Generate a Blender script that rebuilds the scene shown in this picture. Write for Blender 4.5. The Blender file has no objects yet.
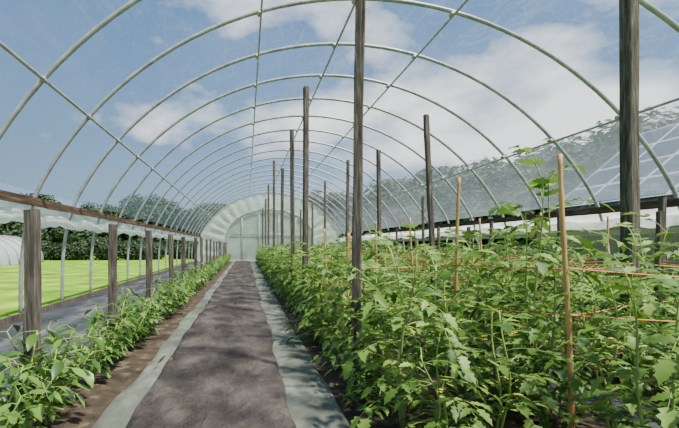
import bpy, math, random
from mathutils import Vector, Matrix
random.seed(7)
R=random.random
def U(a,b): return a+(b-a)*random.random()
scene=bpy.context.scene
col=scene.collection

# ------------------------------------------------------------ helpers
def mkmesh(name,V,F,mats,smooth=False,midx=None):
    me=bpy.data.meshes.new(name); me.from_pydata([tuple(v) for v in V],[],F)
    for m in (mats if isinstance(mats,(list,tuple)) else [mats]): me.materials.append(m)
    if midx: me.polygons.foreach_set('material_index',midx)
    if smooth: me.polygons.foreach_set('use_smooth',[True]*len(me.polygons))
    me.update(); return me
def mkobj(name,me,parent=None,loc=(0,0,0),rot=(0,0,0),sc=(1,1,1)):
    o=bpy.data.objects.new(name,me); col.objects.link(o)
    o.location=loc; o.rotation_euler=rot; o.scale=sc
    if parent: o.parent=parent
    return o
def empty(name,loc=(0,0,0)):
    o=bpy.data.objects.new(name,None); col.objects.link(o); o.location=loc; o.empty_display_size=.2; return o
def tube(V,F,pts,r,n=8,cap=True):
    pts=[Vector(p) for p in pts]; b=len(V); m=len(pts)
    rr=r if isinstance(r,(list,tuple)) else [r]*m
    prev=None
    for i,p in enumerate(pts):
        d=(pts[min(i+1,m-1)]-pts[max(i-1,0)]).normalized()
        if prev is None:
            a=Vector((0,0,1)) if abs(d.z)<.9 else Vector((1,0,0))
            u=d.cross(a).normalized()
        else: u=(prev-d*prev.dot(d)).normalized()
        prev=u; w=d.cross(u)
        for k in range(n):
            t=2*math.pi*k/n
            V.append(p+(u*math.cos(t)+w*math.sin(t))*rr[i])
    for i in range(m-1):
        for k in range(n):
            F.append((b+i*n+k,b+i*n+(k+1)%n,b+(i+1)*n+(k+1)%n,b+(i+1)*n+k))
    if cap:
        F.append(tuple(b+k for k in range(n))[::-1]); F.append(tuple(b+(m-1)*n+k for k in range(n)))
def box(V,F,x0,x1,y0,y1,z0,z1):
    b=len(V)
    for z in (z0,z1):
        for x,y in ((x0,y0),(x1,y0),(x1,y1),(x0,y1)): V.append(Vector((x,y,z)))
    F+= [(b+3,b+2,b+1,b),(b+4,b+5,b+6,b+7),(b,b+1,b+5,b+4),(b+1,b+2,b+6,b+5),(b+2,b+3,b+7,b+6),(b+3,b,b+4,b+7)]
def post(V,F,x,y,h,w,lx=0,ly=0,t=None):
    t=t or w; seg=9; b=len(V); c=.18
    prof=[(-1+c,-1),(1-c,-1),(1,-1+c),(1,1-c),(1-c,1),(-1+c,1),(-1,1-c),(-1,-1+c)]
    tw=U(-.15,.15); a0=U(-.25,.25)
    for i in range(seg+1):
        f=i/seg; z=h*f; a=a0+tw*f
        bx=x+lx*f+U(-.004,.004); by=y+ly*f
        k=1+U(-.04,.04)
        for px,py in prof:
            X=px*w/2*k; Y=py*t/2*k
            V.append(Vector((bx+X*math.cos(a)-Y*math.sin(a),by+X*math.sin(a)+Y*math.cos(a),z+(U(-.006,.006) if i==seg else 0))))
    for i in range(seg):
        for k in range(8):
            F.append((b+i*8+k,b+i*8+(k+1)%8,b+(i+1)*8+(k+1)%8,b+(i+1)*8+k))
    F.append(tuple(b+seg*8+k for k in range(8)))
# ------------------------------------------------------------ materials
def newmat(name):
    m=bpy.data.materials.new(name); m.use_nodes=True; nt=m.node_tree; nt.nodes.clear()
    out=nt.nodes.new('ShaderNodeOutputMaterial'); return m,nt,out
def noise(nt,scale,detail=4,vec=None,mp=None,rough=.55,coord='Object'):
    tc=nt.nodes.new('ShaderNodeTexCoord'); n=nt.nodes.new('ShaderNodeTexNoise')
    n.inputs['Scale'].default_value=scale; n.inputs['Detail'].default_value=detail; n.inputs['Roughness'].default_value=rough
    src=tc.outputs[coord]
    if mp:
        m=nt.nodes.new('ShaderNodeMapping'); m.inputs['Scale'].default_value=mp; nt.links.new(src,m.inputs[0]); src=m.outputs[0]
    nt.links.new(src,n.inputs['Vector']); return n
def ramp(nt,src,stops):
    r=nt.nodes.new('ShaderNodeValToRGB'); e=r.color_ramp.elements
    while len(e)<len(stops): e.new(.5)
    for i,(p,c) in enumerate(stops):
        e[i].position=p; e[i].color=(c[0],c[1],c[2],1) if not isinstance(c,(int,float)) else (c,c,c,1)
    nt.links.new(src,r.inputs[0]); return r
def simple(name,stops,scale=5,detail=5,rough=.8,metal=0,bump=0,bscale=None,mp=None,spec=.4,bdist=.02):
    m,nt,out=newmat(name); p=nt.nodes.new('ShaderNodeBsdfPrincipled')
    n=noise(nt,scale,detail,mp=mp); r=ramp(nt,n.outputs['Fac'],stops)
    nt.links.new(r.outputs[0],p.inputs['Base Color'])
    p.inputs['Roughness'].default_value=rough; p.inputs['Metallic'].default_value=metal
    p.inputs['Specular IOR Level'].default_value=spec
    if bump:
        n2=noise(nt,bscale or scale*3,6,mp=mp); b=nt.nodes.new('ShaderNodeBump'); b.inputs['Strength'].default_value=bump; b.inputs['Distance'].default_value=bdist
        nt.links.new(n2.outputs['Fac'],b.inputs['Height']); nt.links.new(b.outputs[0],p.inputs['Normal'])
    nt.links.new(p.outputs[0],out.inputs[0]); return m
def leafmat(name,dark,mid,light,trans=.3,rough=.5):
    m,nt,out=newmat(name); g=nt.nodes.new('ShaderNodeNewGeometry')
    r=ramp(nt,g.outputs['Random Per Island'],[(0,dark),(.5,mid),(1,light)])
    n=noise(nt,9,3); 
    hsv=nt.nodes.new('ShaderNodeHueSaturation'); mr=nt.nodes.new('ShaderNodeMapRange')
    mr.inputs[3].default_value=.75; mr.inputs[4].default_value=1.25
    nt.links.new(n.outputs['Fac'],mr.inputs[0]); nt.links.new(mr.outputs[0],hsv.inputs['Value']); nt.links.new(r.outputs[0],hsv.inputs['Color'])
    p=nt.nodes.new('ShaderNodeBsdfPrincipled'); p.inputs['Roughness'].default_value=rough; p.inputs['Specular IOR Level'].default_value=.4
    t=nt.nodes.new('ShaderNodeBsdfTranslucent'); mx=nt.nodes.new('ShaderNodeMixShader'); mx.inputs[0].default_value=trans
    nt.links.new(hsv.outputs[0],p.inputs['Base Color']); nt.links.new(hsv.outputs[0],t.inputs[0])
    nt.links.new(p.outputs[0],mx.inputs[1]); nt.links.new(t.outputs[0],mx.inputs[2]); nt.links.new(mx.outputs[0],out.inputs[0]); return m
M_tomleaf=leafmat('tomato_leaf',(.04,.10,.012),(.11,.225,.026),(.27,.42,.08),.3)
M_pepleaf=leafmat('pepper_leaf',(.035,.095,.012),(.085,.195,.025),(.21,.36,.07),.28,rough=.35)
M_treeleaf=leafmat('tree_leaf',(.016,.038,.014),(.03,.062,.022),(.055,.10,.03),.2,.7)
M_stem=simple('green_stem',[(0,(.2,.3,.06)),(1,(.32,.42,.12))],8)
M_flower=simple('yellow_flower',[(0,(.8,.6,.05)),(1,(.9,.75,.1))],3)
M_steel=simple('galvanised_steel',[(.3,(.26,.265,.27)),(.7,(.46,.465,.47))],6,rough=.4,metal=.2,spec=.5)
M_wood=simple('weathered_wood',[(.3,(.045,.036,.029)),(.5,(.105,.087,.072)),(.7,(.22,.19,.16))],9,8,rough=.9,mp=(6,6,.5),bump=.6,spec=.2)
M_board=simple('brown_board',[(.3,(.045,.027,.018)),(.55,(.10,.062,.042)),(.75,(.22,.15,.10))],5,8,rough=.85,mp=(4,.4,4),bump=.3,spec=.2)
M_pale=simple('pale_board',[(.3,(.36,.36,.16)),(.7,(.55,.53,.30))],5,8,rough=.8,mp=(4,.4,4))
M_bamboo=simple('bamboo',[(.3,(.42,.21,.07)),(.7,(.66,.40,.16))],4,rough=.5,mp=(3,3,1))
M_twine=simple('orange_twine',[(0,(.6,.20,.06)),(1,(.7,.28,.10))],20)
M_soil=simple('soil',[(.3,(.03,.023,.015)),(.55,(.07,.052,.035)),(.72,(.22,.17,.10))],6,9,bump=.8,bscale=25,spec=.15)
M_path=simple('path_fabric',[(.32,(.018,.0145,.012)),(.48,(.042,.034,.029)),(.66,(.10,.083,.070))],2.6,10,rough=.75,bump=1,bscale=6,bdist=.10,spec=.25,mp=(1,.7,1))
M_fabric=simple('grey_ground_fabric',[(.3,(.02,.022,.024)),(.5,(.045,.048,.05)),(.7,(.13,.135,.14))],3,7,rough=.7,bump=.5,bscale=8,mp=(1,.25,1),spec=.3)
M_mulch=simple('silver_mulch_film',[(.3,(.05,.055,.042)),(.5,(.115,.125,.095)),(.7,(.23,.245,.20))],3,8,rough=.65,bump=.8,bscale=9,mp=(1,.5,1),spec=.3)
M_grass=simple('lawn_grass',[(.32,(.065,.175,.008)),(.5,(.15,.30,.018)),(.68,(.29,.43,.05))],.9,12,rough=.95,bump=.8,bscale=30,spec=.1)
M_white=simple('pale_cover',[(0,(.26,.30,.32)),(1,(.36,.40,.42))],3,rough=.6)
M_wall=simple('barn_wall',[(.3,(.2,.16,.12)),(.7,(.3,.25,.2))],3,mp=(8,8,.5))
M_roof=simple('barn_roof',[(.3,(.08,.075,.075)),(.7,(.14,.13,.12))],3)
M_solar=simple('solar_cell',[(0,(.015,.028,.055)),(1,(.03,.048,.085))],2,rough=.35,spec=.4)
M_sframe=simple('aluminium_frame',[(0,(.45,.47,.5)),(1,(.55,.57,.6))],2,rough=.5)
def filmmat(name,f0,f1,colr,scale,mp,trl=.6,lowz=None,glint=0):
    m,nt,out=newmat(name)
    d=nt.nodes.new('ShaderNodeBsdfDiffuse'); t=nt.nodes.new('ShaderNodeBsdfTranslucent'); tr=nt.nodes.new('ShaderNodeBsdfTransparent')
    d.inputs[0].default_value=(*colr,1); t.inputs[0].default_value=(*colr,1); tr.inputs[0].default_value=(.95,.975,.985,1)
    a=nt.nodes.new('ShaderNodeMixShader'); a.inputs[0].default_value=trl
    nt.links.new(d.outputs[0],a.inputs[1]); nt.links.new(t.outputs[0],a.inputs[2])
    n=noise(nt,scale,7,mp=mp); mr=nt.nodes.new('ShaderNodeMapRange'); mr.inputs[1].default_value=.35; mr.inputs[2].default_value=.7
    mr.inputs[3].default_value=f0; mr.inputs[4].default_value=f1
    nt.links.new(n.outputs['Fac'],mr.inputs[0]); fac=mr.outputs[0]
    def add(f,x):
        ad=nt.nodes.new('ShaderNodeMath'); ad.operation='ADD'; nt.links.new(f,ad.inputs[0]); nt.links.new(x,ad.inputs[1]); return ad.outputs[0]
    if lowz:
        tc=nt.nodes.new('ShaderNodeTexCoord'); sp=nt.nodes.new('ShaderNodeSeparateXYZ'); nt.links.new(tc.outputs['Object'],sp.inputs[0])
        m2=nt.nodes.new('ShaderNodeMapRange'); m2.inputs[1].default_value=lowz[0]; m2.inputs[2].default_value=lowz[1]; m2.inputs[3].default_value=lowz[2]; m2.inputs[4].default_value=0
        nt.links.new(sp.outputs['Z'],m2.inputs[0]); fac=add(fac,m2.outputs[0])
    if glint:  # glints along creases, painted as thin streaks of denser film
        for sc,mpp in ((1.6,(1.2,.25,2.2)),(2.6,(.8,.9,1.2))):
            n2=noise(nt,sc,2,mp=mpp,rough=.5); n2.inputs['Distortion'].default_value=1.0
            r2=ramp(nt,n2.outputs['Fac'],[(.475,0),(.505,glint),(.535,0)]); fac=add(fac,r2.outputs[0])
    b=nt.nodes.new('ShaderNodeMixShader'); nt.links.new(fac,b.inputs[0])
    nt.links.new(tr.outputs[0],b.inputs[1]); nt.links.new(a.outputs[0],b.inputs[2]); nt.links.new(b.outputs[0],out.inputs[0]); return m
M_film=filmmat('clear_polythene',.06,.15,(.42,.50,.56),.9,(1,.6,1),lowz=(1.9,4.1,.22),glint=.08)
M_curtain=filmmat('white_polythene',.75,.97,(.90,.92,.92),2,(1,.5,4))
M_gable=filmmat('hazy_polythene',.5,.75,(.85,.90,.88),1,(1,1,1))

# ------------------------------------------------------------ ground
V,F=[],[]
N=40
for i in range(N+1):
    for j in range(N+1):
        V.append((-150+300*i/N,-40+300*j/N,-.012))
for i in range(N):
    for j in range(N): F.append((i*(N+1)+j,(i+1)*(N+1)+j,(i+1)*(N+1)+j+1,i*(N+1)+j+1))
mkobj('ground',mkmesh('ground',V,F,M_grass))
from mathutils import noise as mn
def strip(name,x0,x1,y0,y1,z,mat,nx,ny,wob=.0,amp=.01,edge=0.0,wrk=0):
    V,F=[],[]
    ph=[U(0,6) for _ in range(8)]
    for j in range(ny+1):
        y=y0+(y1-y0)*j/ny
        for i in range(nx+1):
            f=i/nx
            x=x0+(x1-x0)*f
            e=wob*(math.sin(y*1.3+ph[0]+(3 if f>.5 else 0))+.6*math.sin(y*3.1+ph[1]+(2 if f>.5 else 0))+.4*math.sin(y*7+ph[2]))
            x+=e*(1 if i in (0,nx) else .6)
            zz=z+amp*(.5+.5*math.sin(y*4+x*3+ph[3])*math.sin(x*7+y*1.7+ph[4]))+amp*.3*(R())
            if wrk:
                q=abs(mn.noise(Vector((x*2.2,y*3.4,1.3)))); zz+=wrk*max(0,1-q*7)
                q=abs(mn.noise(Vector((x*4.5+9,y*2.0,4.3)))); zz+=wrk*.6*max(0,1-q*7)
            if i in (0,nx): zz=z-edge
            V.append((x,y,zz))
    for j in range(ny):
        for i in range(nx):
            a=j*(nx+1)+i; F.append((a,a+1,a+nx+2,a+nx+1))
    return mkobj(name,mkmesh(name,V,F,mat,True))
Y0,Y1=-2.3,34.6
strip('soil_bed',-3.7,7.3,Y0,Y1,0,M_soil,20,70,0,.006)
strip('path',-.80,.33,Y0,Y1,.035,M_path,36,1100,.022,.022,.01,.016)
strip('mulch_film',.30,.68,Y0,Y1,.015,M_mulch,12,600,.014,.015,0,.012)
strip('mulch_film',-1.0,-.78,Y0,Y1,.015,M_mulch,8,500,.02,.015,0,.01)
strip('ground_fabric',-3.6,-1.85,Y0,Y1,.012,M_fabric,20,400,.012,.014,0,.012)
strip('ground_fabric',2.45,3.05,Y0,Y1,.012,M_fabric,8,200,.02,.014)

# ------------------------------------------------------------ tunnel
CX,CZ,RR=1.82,-.66,5.96
def profile(off=0):
    z1=2.3; dx=math.sqrt(RR**2-(z1-CZ)**2)
    p0=Vector((-5.55,0)); p1=Vector((-dx,z1)); t0=Vector((.0,2.4)); t1=Vector(((z1-CZ)/RR,dx/RR))*2.4
    n=10
    left=[]
    for i in range(n):
        s=i/n
        h00=2*s**3-3*s*s+1;h10=s**3-2*s*s+s;h01=-2*s**3+3*s*s;h11=s**3-s*s
        left.append(p0*h00+t0*h10+p1*h01+t1*h11)
    a0=math.atan2(z1-CZ,-dx); m=40
    for i in range(m+1):
        a=a0+(math.pi-a0-a0)*i/m
        left.append(Vector((math.cos(a)*RR,CZ+math.sin(a)*RR)))
    right=[Vector((-p.x,p.y)) for p in left[:n]][::-1]
    P=left+right
    out=[]
    for i,p in enumerate(P):
        d=(P[min(i+1,len(P)-1)]-P[max(i-1,0)]).normalized(); nrm=Vector((-d.y,d.x))
        out.append(Vector((p.x+nrm.x*off+CX,p.y+nrm.y*off)))
    return out
prof=profile()
tun=empty('polytunnel')
hoopY=[5.77+1.68*k for k in range(-4,18)]
V,F=[],[]
for y in hoopY: tube(V,F,[(p.x,y,p.y) for p in prof],.034,10)
mkobj('steel_hoops',mkmesh('steel_hoops',V,F,M_steel,True),tun)
V,F=[],[]
ya,yb=hoopY[0]-.1,hoopY[-1]+.1
PU=(-4.38,-1.57,0,1.62,4.38)
def pur(a,r):
    z=CZ+math.sqrt((RR-.05)**2-a*a)
    tube(V,F,[(CX+a,ya+(yb-ya)*i/20,z) for i in range(21)],r,8)
for a,r in zip(PU,(.024,.018,.022,.020,.022)): pur(a,r)
mkobj('purlins',mkmesh('purlins',V,F,M_steel,True),tun)
V,F=[],[]
for y in hoopY:
    for a in PU:
        z=CZ+math.sqrt((RR-.02)**2-a*a)
        tube(V,F,[(CX+a-.03,y-.045,z-.02),(CX+a-.03,y+.045,z-.02)],.038,8)
mkobj('hoop_clamps',mkmesh('hoop_clamps',V,F,M_steel,True),tun)
pf=profile(.045); pf=[p for p in pf if p.y>1.95]
V,F=[],[]
ys=[]
for a,b in zip(hoopY[:-1],hoopY[1:]):
    for k in range(4): ys.append((a+(b-a)*k/4, math.sin(math.pi*k/4)))
ys.append((hoopY[-1],0))
for y,s in ys:
    for p in pf:
        c=Vector((p.x-CX,p.y-CZ)).normalized()
        V.append((p.x-c.x*.02*s,y,p.y-c.y*.02*s))
n=len(pf)
for j in range(len(ys)-1):
    for i in range(n-1):
        a=j*n+i; F.append((a,a+1,a+n+1,a+n))
mkobj('plastic_cover',mkmesh('plastic_cover',V,F,M_film,True),tun)
xl=-3.52; xr=2*CX-xl
for nm,x,s in (('left',xl,1),('right',xr,-1)):
    V,F=[],[]
    for i in range(0,20,1):
        a=ya+(yb-ya)*i/20; b=ya+(yb-ya)*(i+1)/20-.006
        dz=U(-.008,.008); box(V,F,x-.02+s*.06,x+.02+s*.06,a,b,1.85+dz,1.985+dz)
    mkobj('side_rail_'+nm,mkmesh('side_rail',V,F,M_board),tun)
    V,F=[],[]
    for i in range(0,10):
        a=ya+(yb-ya)*i/10; b=ya+(yb-ya)*(i+1)/10-.006
        xx=x-s*.2
        box(V,F,xx-.02+s*.07,xx+.02+s*.07,a,b,0,.11)
    mkobj('base_board_'+nm,mkmesh('base_board',V,F,M_wood),tun)
    if s<0:
        V,F=[],[]
        for i in range(0,12):
            a=ya+(yb-ya)*i/12; b=ya+(yb-ya)*(i+1)/12-.006
            box(V,F,x-.12,x-.08,a,b,1.41,1.51)
        mkobj('lower_rail',mkmesh('lower_rail',V,F,M_pale),tun)
    V,F=[],[]
    m=160
    for j in range(m+1):
        y=ya+(yb-ya)*j/m
        sag=.03*math.sin(j*.9)+.02*math.sin(j*2.3)
        q=[(x-s*.03,1.9),(x-s*.05,1.78)]
        for k in range(10):
            t=math.pi*.5+2*math.pi*k/10*.95
            rr=.085+.014*math.sin(k*2+j*.7)
            q.append((x-s*.06+s*math.cos(t)*rr,1.65+sag+math.sin(t)*rr*1.2))
        for (a,b) in q: V.append((a,y,b))
    k=12
    for j in range(m):
        for i in range(k-1):
            a=j*k+i; F.append((a,a+1,a+k+1,a+k))
    mkobj('rolled_curtain_'+nm,mkmesh('rolled_curtain',V,F,M_curtain,True),tun)
# gable end
yE=hoopY[-1]+.04
gable=empty('gable_end'); gable.parent=tun
def inner(f):
    a=math.pi*(1-f); return Vector((CX+math.cos(a)*3.3,1.9+math.sin(a)*2.1))
V,F=[],[]
op=[p for p in prof]
m=80; K=7
L=[0]
for a,b in zip(op[:-1],op[1:]): L.append(L[-1]+(b-a).length)
def oat(f):
    t=f*L[-1]
    for i in range(len(L)-1):
        if L[i+1]>=t: 
            g=(t-L[i])/(L[i+1]-L[i]); return op[i].lerp(op[i+1],g)
    return op[-1]
def iat(f):
    if f<.15: return Vector((CX-3.3,1.9*f/.15))
    if f>.85: return Vector((CX+3.3,1.9*(1-f)/.15))
    return inner((f-.15)/.7)
for j in range(m+1):
    f=j/m
    for k in range(K+1):
        g=k/K; p=oat(f).lerp(iat(f),g)
        if 0<k: p=p+Vector((0,.1*math.sin(j*1.1)*g))
        V.append((p.x,yE+.08*math.sin(j*1.7)*math.sin(g*math.pi),max(p.y,0)))
for j in range(m):
    for k in range(K):
        a=j*(K+1)+k; F.append((a,a+1,a+K+2,a+K+1))
mkobj('draped_sheet',mkmesh('draped_sheet',V,F,M_curtain,True),gable)
V,F=[],[]
tube(V,F,[(iat(i/60).x,yE-.05,iat(i/60).y) for i in range(61)],.04,8)
for x in (-.3,1.0,2.5,3.8):
    tube(V,F,[(x,yE,0),(x,yE,3.6)],.03,8)
tube(V,F,[(-1.2,yE,2.1),(4.7,yE,2.1)],.03,8)
mkobj('gable_frame',mkmesh('gable_frame',V,F,M_steel,True),gable)
V=[(iat(i/40).x,yE+.08,iat(i/40).y) for i in range(41)]
mkobj('gable_film',mkmesh('gable_film',V,[tuple(range(41))],M_gable),gable)

# ------------------------------------------------------------ plants
def leaflet(V,F,p,d,n,L,W,droop,fold,st):
    d=d.normalized(); w=d.cross(n)
    if w.length<1e-4: w=Vector((1,0,0))
    w.normalize(); n=w.cross(d).normalized()
    b=len(V); m=len(st)
    for t,wd in st:
        c=p+d*(L*t)-n*(droop*L*t*t)
        V.append(c-w*(W/2*wd)+n*(fold*W*wd)); V.append(c); V.append(c+w*(W/2*wd)+n*(fold*W*wd))
    for i in range(m-1):
        a=b+i*3
        F.append((a,a+1,a+4,a+3)); F.append((a+1,a+2,a+5,a+4))
TOM=[(0,.08),(.14,.85),(.26,.55),(.42,1),(.55,.55),(.72,.62),(.82,.28),(1,.02)]
PEP=[(0,.06),(.2,.7),(.45,1),(.7,.72),(.88,.3),(1,.02)]
UP=Vector((0,0,1))
def finish(name,S,Lf,X,matS,matL,matX):
    V=[];F=[];mi=[]
    for (v,f),k in ((S,0),(Lf,1),(X,2)):
        b=len(V); V+=v
        for q in f: F.append(tuple(b+i for i in q)); mi.append(k)
    return mkmesh(name,V,F,[matS,matL,matX],True,mi)
def tomato(seed,H,nl,spread=.42,nst=3,tlow=.08,ls=1.0,lmin=.8):
    random.seed(seed)
    S=([],[]);Lf=([],[]);X=([],[])
    for s in range(nst):
        az=U(0,6.28); lean=U(.03,.2); h=H*U(lmin,1.05) if s else H
        pts=[]
        ox,oy=U(-.03,.03),U(-.03,.03); ph=U(0,6)
        for i in range(13):
            t=i/12
            pts.append(Vector((ox+math.cos(az)*lean*t+.03*math.sin(t*7+ph),oy+math.sin(az)*lean*t+.03*math.cos(t*6+ph),h*t)))
        tube(S[0],S[1],pts,[.010*(1-.65*i/12) for i in range(13)],5)
        a=U(0,6.28)
        for k in range(nl):
            t=tlow+(1-tlow)*(k+R()*.8)/nl
            if t>1: t=1
            i=min(int(t*12),11); p=pts[i].lerp(pts[i+1],t*12-i)
            a+=2.4+U(-.5,.5)
            Ln=U(.20,.36)*(1.0 if t<.8 else 1.25-.6*(t-.2))*spread/.4
            el=U(.1,.75) if t<.85 else U(.6,1.2)
            d=Vector((math.cos(a)*math.cos(el),math.sin(a)*math.cos(el),math.sin(el)))
            pp=[p];dd=d.copy()
            for q in range(5):
                pp.append(pp[-1]+dd*(Ln/5)); dd=(dd+Vector((0,0,-.24))).normalized()
            tube(S[0],S[1],pp,[.0045,.004,.0035,.003,.0025,.0015],3,False)
            for q in range(1,6):
                dirq=(pp[q]-pp[q-1]).normalized()
                side=dirq.cross(UP)
                if side.length<.1: side=Vector((1,0,0))
                side.normalize(); nn=side.cross(dirq).normalized()
                if q==5:
                    l=U(.075,.12)*ls; leaflet(Lf[0],Lf[1],pp[q],dirq+Vector((U(-.2,.2),U(-.2,.2),-.2)),nn+Vector((U(-.3,.3),U(-.3,.3),0)),l,l*.60,U(.1,.4),U(.05,.2),TOM)
                elif q>=2 or R()<.5:
                    for sg in (-1,1):
                        if R()<.14: continue
                        l=U(.05,.095)*(.7 if q==1 else 1)*ls
                        leaflet(Lf[0],Lf[1],pp[q],side*sg+dirq*U(.3,.8)+Vector((0,0,U(-.3,.15))),nn+Vector((U(-.4,.4),U(-.4,.4),0)),l,l*.56,U(.1,.5),U(.05,.22),TOM)
        for k in range(2):
            t=U(.4,.95); i=min(int(t*12),11); p=pts[i]; a2=U(0,6.28)
            for q in range(3):
                c=p+Vector((math.cos(a2)*U(.05,.1),math.sin(a2)*U(.05,.1),U(-.02,.04)))
                for w in range(5):
                    aa=w*1.257
                    leaflet(X[0],X[1],c,Vector((math.cos(aa),math.sin(aa),.3)),UP,.016,.008,.2,.1,[(0,.3),(.5,1),(1,.05)])
    return finish('tomato_plant_mesh',S,Lf,X,M_stem,M_tomleaf,M_flower)
def pepper(seed,H,nl):
    random.seed(seed)
    S=([],[]);Lf=([],[]);X=([],[])
    for s in range(6):
        az=s*1.05+U(-.3,.3); h=H*U(.7,1.1); lean=U(.08,.24)
        pts=[]
        for i in range(8):
            t=i/7; k=max(0,t-.2)/.8
            pts.append(Vector((math.cos(az)*lean*k,math.sin(az)*lean*k,h*t)))
        tube(S[0],S[1],pts,[.009*(1-.6*i/7) for i in range(8)],5)
        a=U(0,6)
        for k in range(nl):
            t=min(1,.15+.9*(k+R())/nl); i=min(int(t*7),6); p=pts[i].lerp(pts[i+1],t*7-i)
            a+=2.4+U(-.4,.4); el=U(-.1,.7)
            d=Vector((math.cos(a)*math.cos(el),math.sin(a)*math.cos(el),math.sin(el)))
            pl=U(.03,.08); q=p+d*pl
            tube(S[0],S[1],[p,q],[.003,.002],3,False)
            l=U(.06,.11); d2=(d+Vector((0,0,-U(.2,.9)))).normalized()
            leaflet(Lf[0],Lf[1],q,d2,UP+Vector((U(-.3,.3),U(-.3,.3),0)),l,l*.48,U(.1,.5),U(.05,.2),PEP)
    return finish('pepper_plant_mesh',S,Lf,X,M_stem,M_pepleaf,M_flower)
tom=[tomato(100+i,1.12,15,tlow=.03,lmin=.6,ls=1.08) for i in range(6)]
tomt=[tomato(120+i,1.35,15,tlow=.08,lmin=.55,ls=1.08) for i in range(4)]
pep=[pepper(200+i,.54,18) for i in range(5)]
random.seed(11)
def row(name,X,y0,y1,step,meshes,smin,smax,jx=.06,wx=1.05):
    e=empty(name,(X,0,0)); y=y0; k=0
    while y<y1:
        s=U(smin,smax); k+=1
        mkobj('plant_%d'%k,random.choice(meshes),e,(U(-jx,jx),y,0.0),(U(-.06,.06),U(-.06,.06),U(0,6.28)),(s*wx,s*wx,s))
        y+=step*U(.8,1.2)
row('pepper_plant_row',-1.36,2.3,33.8,.42,pep,.8,1.25,.05,1.15)
row('tomato_plant_row',1.06,2.6,33.8,.37,tom,.72,1.05,.09,1.15)
row('tomato_plant_row',2.10,2.15,33.8,.45,tom+tomt,.78,1.08,.1,1.12)
row('tomato_plant_row',3.5,2.3,33.8,.50,tom+tomt,.75,1.05,.1,1.12)
row('tomato_plant_row',4.8,2.6,33.8,.52,tom,.75,1.1)
row('tomato_plant_row',6.1,3.0,33.8,.55,tom,.7,1.0)
t2=[tomato(140+i,1.5,14,.5,2+(i==0),.2,1.22,.75) for i in range(3)]
for m_,x_,y_,r_,s_ in ((0,2.0,3.0,1.0,1.10),(1,1.72,3.55,2.0,.84),(2,2.75,3.2,.4,.84),(2,3.2,3.6,2.2,.90),(1,1.55,2.75,4.0,.55),(0,2.55,2.5,3.0,.62)):
    mkobj('tomato_plant',t2[m_],None,(x_,y_,0),(0,0,r_),(1,1,s_))

# ------------------------------------------------------------ stakes
def stake(name,x,y,h,w,lx=0,ly=0):
    V,F=[],[]; post(V,F,0,0,h,w,lx,ly); mkobj(name,mkmesh(name,V,F,M_wood),None,(x,y,0))
ylist=[2.97,4.7,6.6,8.5,10.4,12.3,14.2,16.1,18,20,22,24,26,28,30,32]
for i,y in enumerate(ylist):
    stake('wooden_stake',-1.41+U(-.03,.03)*(i>0),y,1.44+U(-.04,.04)*(i>0),.082,U(-.03,.03)*(i>0),0)
for x,y,h,lx in ((.93,3.85,4.0,.06),(.95,7.25,3.76,.02),(.95,9.1,3.55,-.02),(.97,12.2,3.3,.02),(.95,15.3,4.1,0),(.95,19,3.8,0),(1,23,3.6,0),(1,27,3.5,0)):
    stake('tall_wooden_post',x,y,h,.078,lx)
for x,y,h,lx in ((3.4,3.98,4.2,-.02),(3.55,8.45,3.66,-.17),(3.4,11.4,3.63,-.05),(3.3,14.7,4.0,.03),(3.3,18.8,3.9,0),(3.4,23,3.5,0),(3.4,28,3.5,0)):
    stake('tall_wooden_post',x,y,h,.105 if y<5 else .085,lx)
for y,h in ((12,2.5),(16,2.6),(7.3,1.7),(9.5,1.6),(5.2,1.6)):
    stake('wooden_stake',4.75,y,h,.06,U(-.05,.05))
for y,h in ((6.5,1.9),(8.6,1.9),(11,1.8),(14,1.8),(18,1.9)):
    stake('wooden_stake',6.0,y,h,.07,U(-.04,.04))
def cane(x,y,h,lx,ly):
    V,F=[],[]; pts=[];rs=[]
    n=int(h/.22)
    for i in range(n*4+1):
        f=i/(n*4); pts.append(Vector((lx*f+.008*math.sin(f*5),ly*f,h*f))); rs.append(.0155*(1-.25*f)*(1.28 if i%4==0 else 1))
    tube(V,F,pts,rs,8); mkobj('bamboo_cane',mkmesh('bamboo_cane',V,F,M_bamboo,True),None,(x,y,0))
cane(1.92,2.65,1.73,-.10,-.05)
cane(1.73,3.8,1.76,.03,-.1)
for x,y,h in ((2.1,5.6,1.55),(2.15,7.4,1.6),(2.1,9.3,1.6),(1.15,5.2,1.35),(1.2,6.6,1.45),(3.5,5.4,1.6),(3.5,6.6,1.6),(4.8,6.0,1.6),(4.8,4.4,1.5)): cane(x,y,h,U(-.08,.08),0)
V,F=[],[]
def twine(pts,r=.0042,sg=.02):
    out=[]
    for a,b in zip(pts[:-1],pts[1:]):
        a=Vector(a);b=Vector(b)
        for i in range(10):
            f=i/10; p=a.lerp(b,f); p.z-=sg*math.sin(f*math.pi); out.append(p)
    out.append(Vector(pts[-1])); tube(V,F,out,r,4)
twine([(1.00,3.80,1.02),(1.76,3.75,1.06),(1.87,2.60,1.07),(3.40,2.4,1.00)])
twine([(1.00,3.80,.70),(1.75,3.75,.74),(1.88,2.60,.80),(3.40,2.4,.78)])
twine([(1.87,2.6,1.07),(3.38,3.93,1.05),(4.8,4.4,1.0)])
twine([(1.88,2.6,.80),(3.38,3.93,.72),(4.8,4.4,.7)])
for X in (1.0,2.12,3.42,4.8):
    for z in ((.9,1.05) if X>1.5 else (.62,.85)):
        for sx in (-.05,.05):
            y=4.0; P=[]
            while y<32: P.append((X+sx,y,z+U(-.02,.02))); y+=1.8
            twine(P,.0035,.04)
mkobj('support_twine',mkmesh('support_twine',V,F,M_twine),None)

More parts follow.
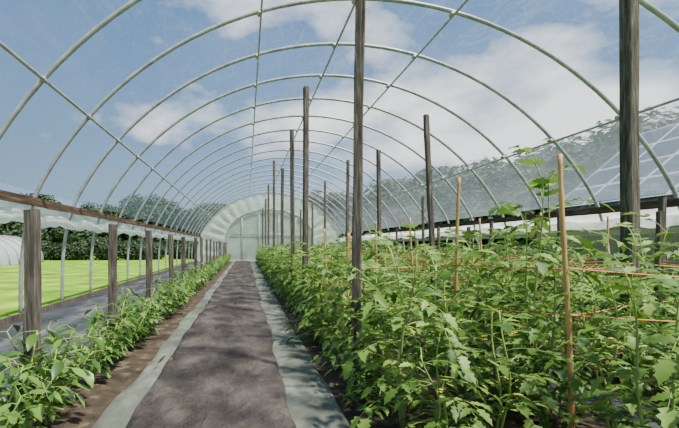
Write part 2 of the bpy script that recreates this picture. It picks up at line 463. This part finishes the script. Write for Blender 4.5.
# ------------------------------------------------------------ outside
def treemesh(seed,h,r,nc,nl,ls,trunk=True):
    random.seed(seed); S=([],[]);Lf=([],[]);X=([],[])
    th=h*.3 if trunk else .1
    if trunk:
        tube(S[0],S[1],[(0,0,0),(.1,0,h*.2),(.0,.1,h*.45),(.05,0,h*.8)],[r*.09,r*.07,r*.05,.03],8)
    cl=[]
    for i in range(nc):
        a=U(0,6.28); q=math.sqrt(R())*r*.7; zz=U(.12,.85) if trunk else U(.15,.6)
        c=Vector((math.cos(a)*q*(1.1-.6*zz),math.sin(a)*q*(1.1-.6*zz),h*zz)); cl.append((c,r*U(.3,.5)))
        if trunk: tube(S[0],S[1],[(0,0,min(th,c.z*.7)),c],[r*.03,.02],4)
    for i in range(nl):
        c,cr=random.choice(cl)
        d=Vector((random.gauss(0,1),random.gauss(0,1),random.gauss(0,1))).normalized()
        p=c+d*cr*U(.6,1.05)
        if p.z<.05 : p.z=.05+R()*.2
        n=(d+Vector((U(-.6,.6),U(-.6,.6),U(-.2,.9)))).normalized()
        t=n.orthogonal().normalized(); t=Matrix.Rotation(U(0,6.28),3,n)@t
        leaflet(Lf[0],Lf[1],p,t,n,ls*U(.7,1.3),ls*.7,.2,.1,[(0,.3),(.5,1),(1,.1)])
    return finish('tree_mesh',S,Lf,X,M_wood,M_treeleaf,M_flower)
trees=[treemesh(300+i,8,3.4,24,6500,.36) for i in range(3)]
bush=[treemesh(330+i,2.2,1.6,10,2600,.18,False) for i in range(2)]
random.seed(5)
TR=[]
for i in range(20):
    f=i/19; TR.append((-44+50*f+U(-1,1),50+22*f+U(-2,3),U(6,9.5)))
for i in range(16):
    f=i/15; TR.append((9+37*f,70-38*f+U(-2,2),8+5.5*f+U(-1.2,1.2)))
for i in range(6):
    f=i/5; TR.append((34+20*f,46-22*f,13+5*f+U(-1,1)))
for (x,y,h) in TR:
    s=h/8; mkobj('tree',random.choice(trees),None,(x,y,0),(0,0,U(0,6)),(s*1.35,s*1.35,s))
hd=empty('hedge')
k=0
for i in range(26):
    f=i/25; x=-38+38*f; y=34+8*f; k+=1
    s=U(.75,1.1); mkobj('bush_%d'%k,random.choice(bush),hd,(x,y,0),(0,0,U(0,6)),(s*1.2,s*1.2,s))
for i in range(18):
    f=i/17; x=8+22*f; y=50-22*f; k+=1
    s=U(.6,.9); mkobj('bush_%d'%k,random.choice(bush),hd,(x,y,0),(0,0,U(0,6)),(s*1.4,s*1.4,s))
V,F=[],[]
n=16;m=12
gx,gy=-17.8,26
for j in range(m+1):
    y=gy+7*j/m
    for i in range(n+1):
        a=math.pi*i/n; V.append((gx+2.9*math.cos(a),y,1.9*max(0,math.sin(a))**.8))
for j in range(m):
    for i in range(n):
        a=j*(n+1)+i; F.append((a,a+1,a+n+2,a+n+1))
F.append(tuple(range(n+1))); F.append(tuple(m*(n+1)+i for i in range(n+1)))
sm=empty('small_greenhouse'); mkobj('cover',mkmesh('cover',V,F,M_white,True),sm)
V,F=[],[]
for j in range(0,m+1,2):
    y=gy+7*j/m; tube(V,F,[(gx+2.94*math.cos(math.pi*i/n),y,1.94*max(0,math.sin(math.pi*i/n))**.8) for i in range(n+1)],.04,6)
mkobj('ribs',mkmesh('ribs',V,F,M_steel,True),sm)
# barn with solar roof
barn=empty('barn')
V,F=[],[]
yb0,yb1=6,24; x0,x1,xe=16,21,26; ze,zr=3.0,7.2
box(V,F,x0+.4,xe-.4,yb0+.3,yb1-.3,0,ze)
b=len(V); V+=[(x0+.4,yb0+.3,ze),(xe-.4,yb0+.3,ze),(x1,yb0+.3,zr-.3),(x0+.4,yb1-.3,ze),(xe-.4,yb1-.3,ze),(x1,yb1-.3,zr-.3)]
F+=[(b,b+1,b+2),(b+3,b+5,b+4)]
mkobj('walls',mkmesh('walls',V,F,M_wall),barn)
V,F=[],[]
for xa in (x0,xe):
    b=len(V)
    V+=[(xa,yb0,ze),(xa,yb1,ze),(x1,yb1,zr),(x1,yb0,zr),(xa,yb0,ze-.15),(xa,yb1,ze-.15),(x1,yb1,zr-.15),(x1,yb0,zr-.15)]
    F+=[(b,b+1,b+2,b+3),(b+4,b+7,b+6,b+5),(b,b+4,b+5,b+1),(b+1,b+5,b+6,b+2),(b,b+3,b+7,b+4)]
mkobj('roof',mkmesh('roof',V,F,M_roof),barn)
V,F=[],[];V2,F2=[],[]
d=Vector((x1-x0,0,zr-ze)); LL=d.length; d.normalize(); nn=Vector((-d.z,0,d.x))
def slab(V,F,s0,s1,y0,y1,t0,t1):
    b=len(V); o=Vector((x0,0,ze))
    for t in (t0,t1):
        for s,y in ((s0,y0),(s1,y0),(s1,y1),(s0,y1)): V.append(o+d*s+nn*t+Vector((0,y,0)))
    F+=[(b+3,b+2,b+1,b),(b+4,b+5,b+6,b+7),(b,b+1,b+5,b+4),(b+1,b+2,b+6,b+5),(b+2,b+3,b+7,b+6),(b+3,b,b+4,b+7)]
for i in range(4):
    for j in range(8):
        s0=.15+i*1.54; y0=yb0+.5+j*2.14
        slab(V2,F2,s0,s0+1.5,y0,y0+2.08,.05,.09); slab(V,F,s0+.07,s0+1.43,y0+.07,y0+2.01,.05,.1)
mkobj('solar_cells',mkmesh('solar_cells',V,F,M_solar),barn)
mkobj('solar_frames',mkmesh('solar_frames',V2,F2,M_sframe),barn)

# ------------------------------------------------------------ world & light
w=bpy.data.worlds.new('sky'); scene.world=w; w.use_nodes=True; nt=w.node_tree; nt.nodes.clear()
out=nt.nodes.new('ShaderNodeOutputWorld'); bg=nt.nodes.new('ShaderNodeBackground')
tc=nt.nodes.new('ShaderNodeTexCoord'); sp=nt.nodes.new('ShaderNodeSeparateXYZ'); nt.links.new(tc.outputs['Generated'],sp.inputs[0])
sky=ramp(nt,sp.outputs['Z'],[(0,(.34,.46,.58)),(.22,(.15,.275,.47)),(.6,(.055,.15,.37))])
mp=nt.nodes.new('ShaderNodeMapping'); mp.inputs['Scale'].default_value=(1,1,1.9); mp.inputs['Location'].default_value=(1.35,.6,.1)
nt.links.new(tc.outputs['Generated'],mp.inputs[0])
nz=nt.nodes.new('ShaderNodeTexNoise'); nz.inputs['Scale'].default_value=2.7; nz.inputs['Detail'].default_value=9; nz.inputs['Roughness'].default_value=.52
nt.links.new(mp.outputs[0],nz.inputs['Vector'])
dt=nt.nodes.new('ShaderNodeVectorMath'); dt.operation='DOT_PRODUCT'; dt.inputs[1].default_value=(.85,.05,.05); nt.links.new(tc.outputs['Generated'],dt.inputs[0])
ma=nt.nodes.new('ShaderNodeMath'); ma.operation='MULTIPLY_ADD'; ma.inputs[1].default_value=.22; nt.links.new(dt.outputs['Value'],ma.inputs[0]); nt.links.new(nz.outputs['Fac'],ma.inputs[2])
cr=ramp(nt,ma.outputs[0],[(.52,0),(.67,1)])
mx=nt.nodes.new('ShaderNodeMixRGB'); nt.links.new(cr.outputs[0],mx.inputs[0]); nt.links.new(sky.outputs[0],mx.inputs[1]); mx.inputs[2].default_value=(1.12,1.12,1.12,1)
nt.links.new(mx.outputs[0],bg.inputs[0]); bg.inputs[1].default_value=1.65; nt.links.new(bg.outputs[0],out.inputs[0])
sl=bpy.data.lights.new('sun','SUN'); sl.energy=11.5; sl.angle=math.radians(4); sl.color=(1,.95,.86)
so=bpy.data.objects.new('sun',sl); col.objects.link(so)
dr=Vector((-.38,.32,-.95)).normalized(); so.rotation_euler=dr.to_track_quat('-Z','Y').to_euler(); so.location=(10,-5,20)
# ------------------------------------------------------------ camera
cd=bpy.data.cameras.new('camera'); cd.sensor_width=36; cd.lens=450/679*36; cd.shift_y=32/679; cd.shift_x=93.5/679; cd.clip_end=500
co=bpy.data.objects.new('camera',cd); col.objects.link(co); co.location=(0,0,1.2); co.rotation_euler=(math.radians(90),0,0)
scene.camera=co
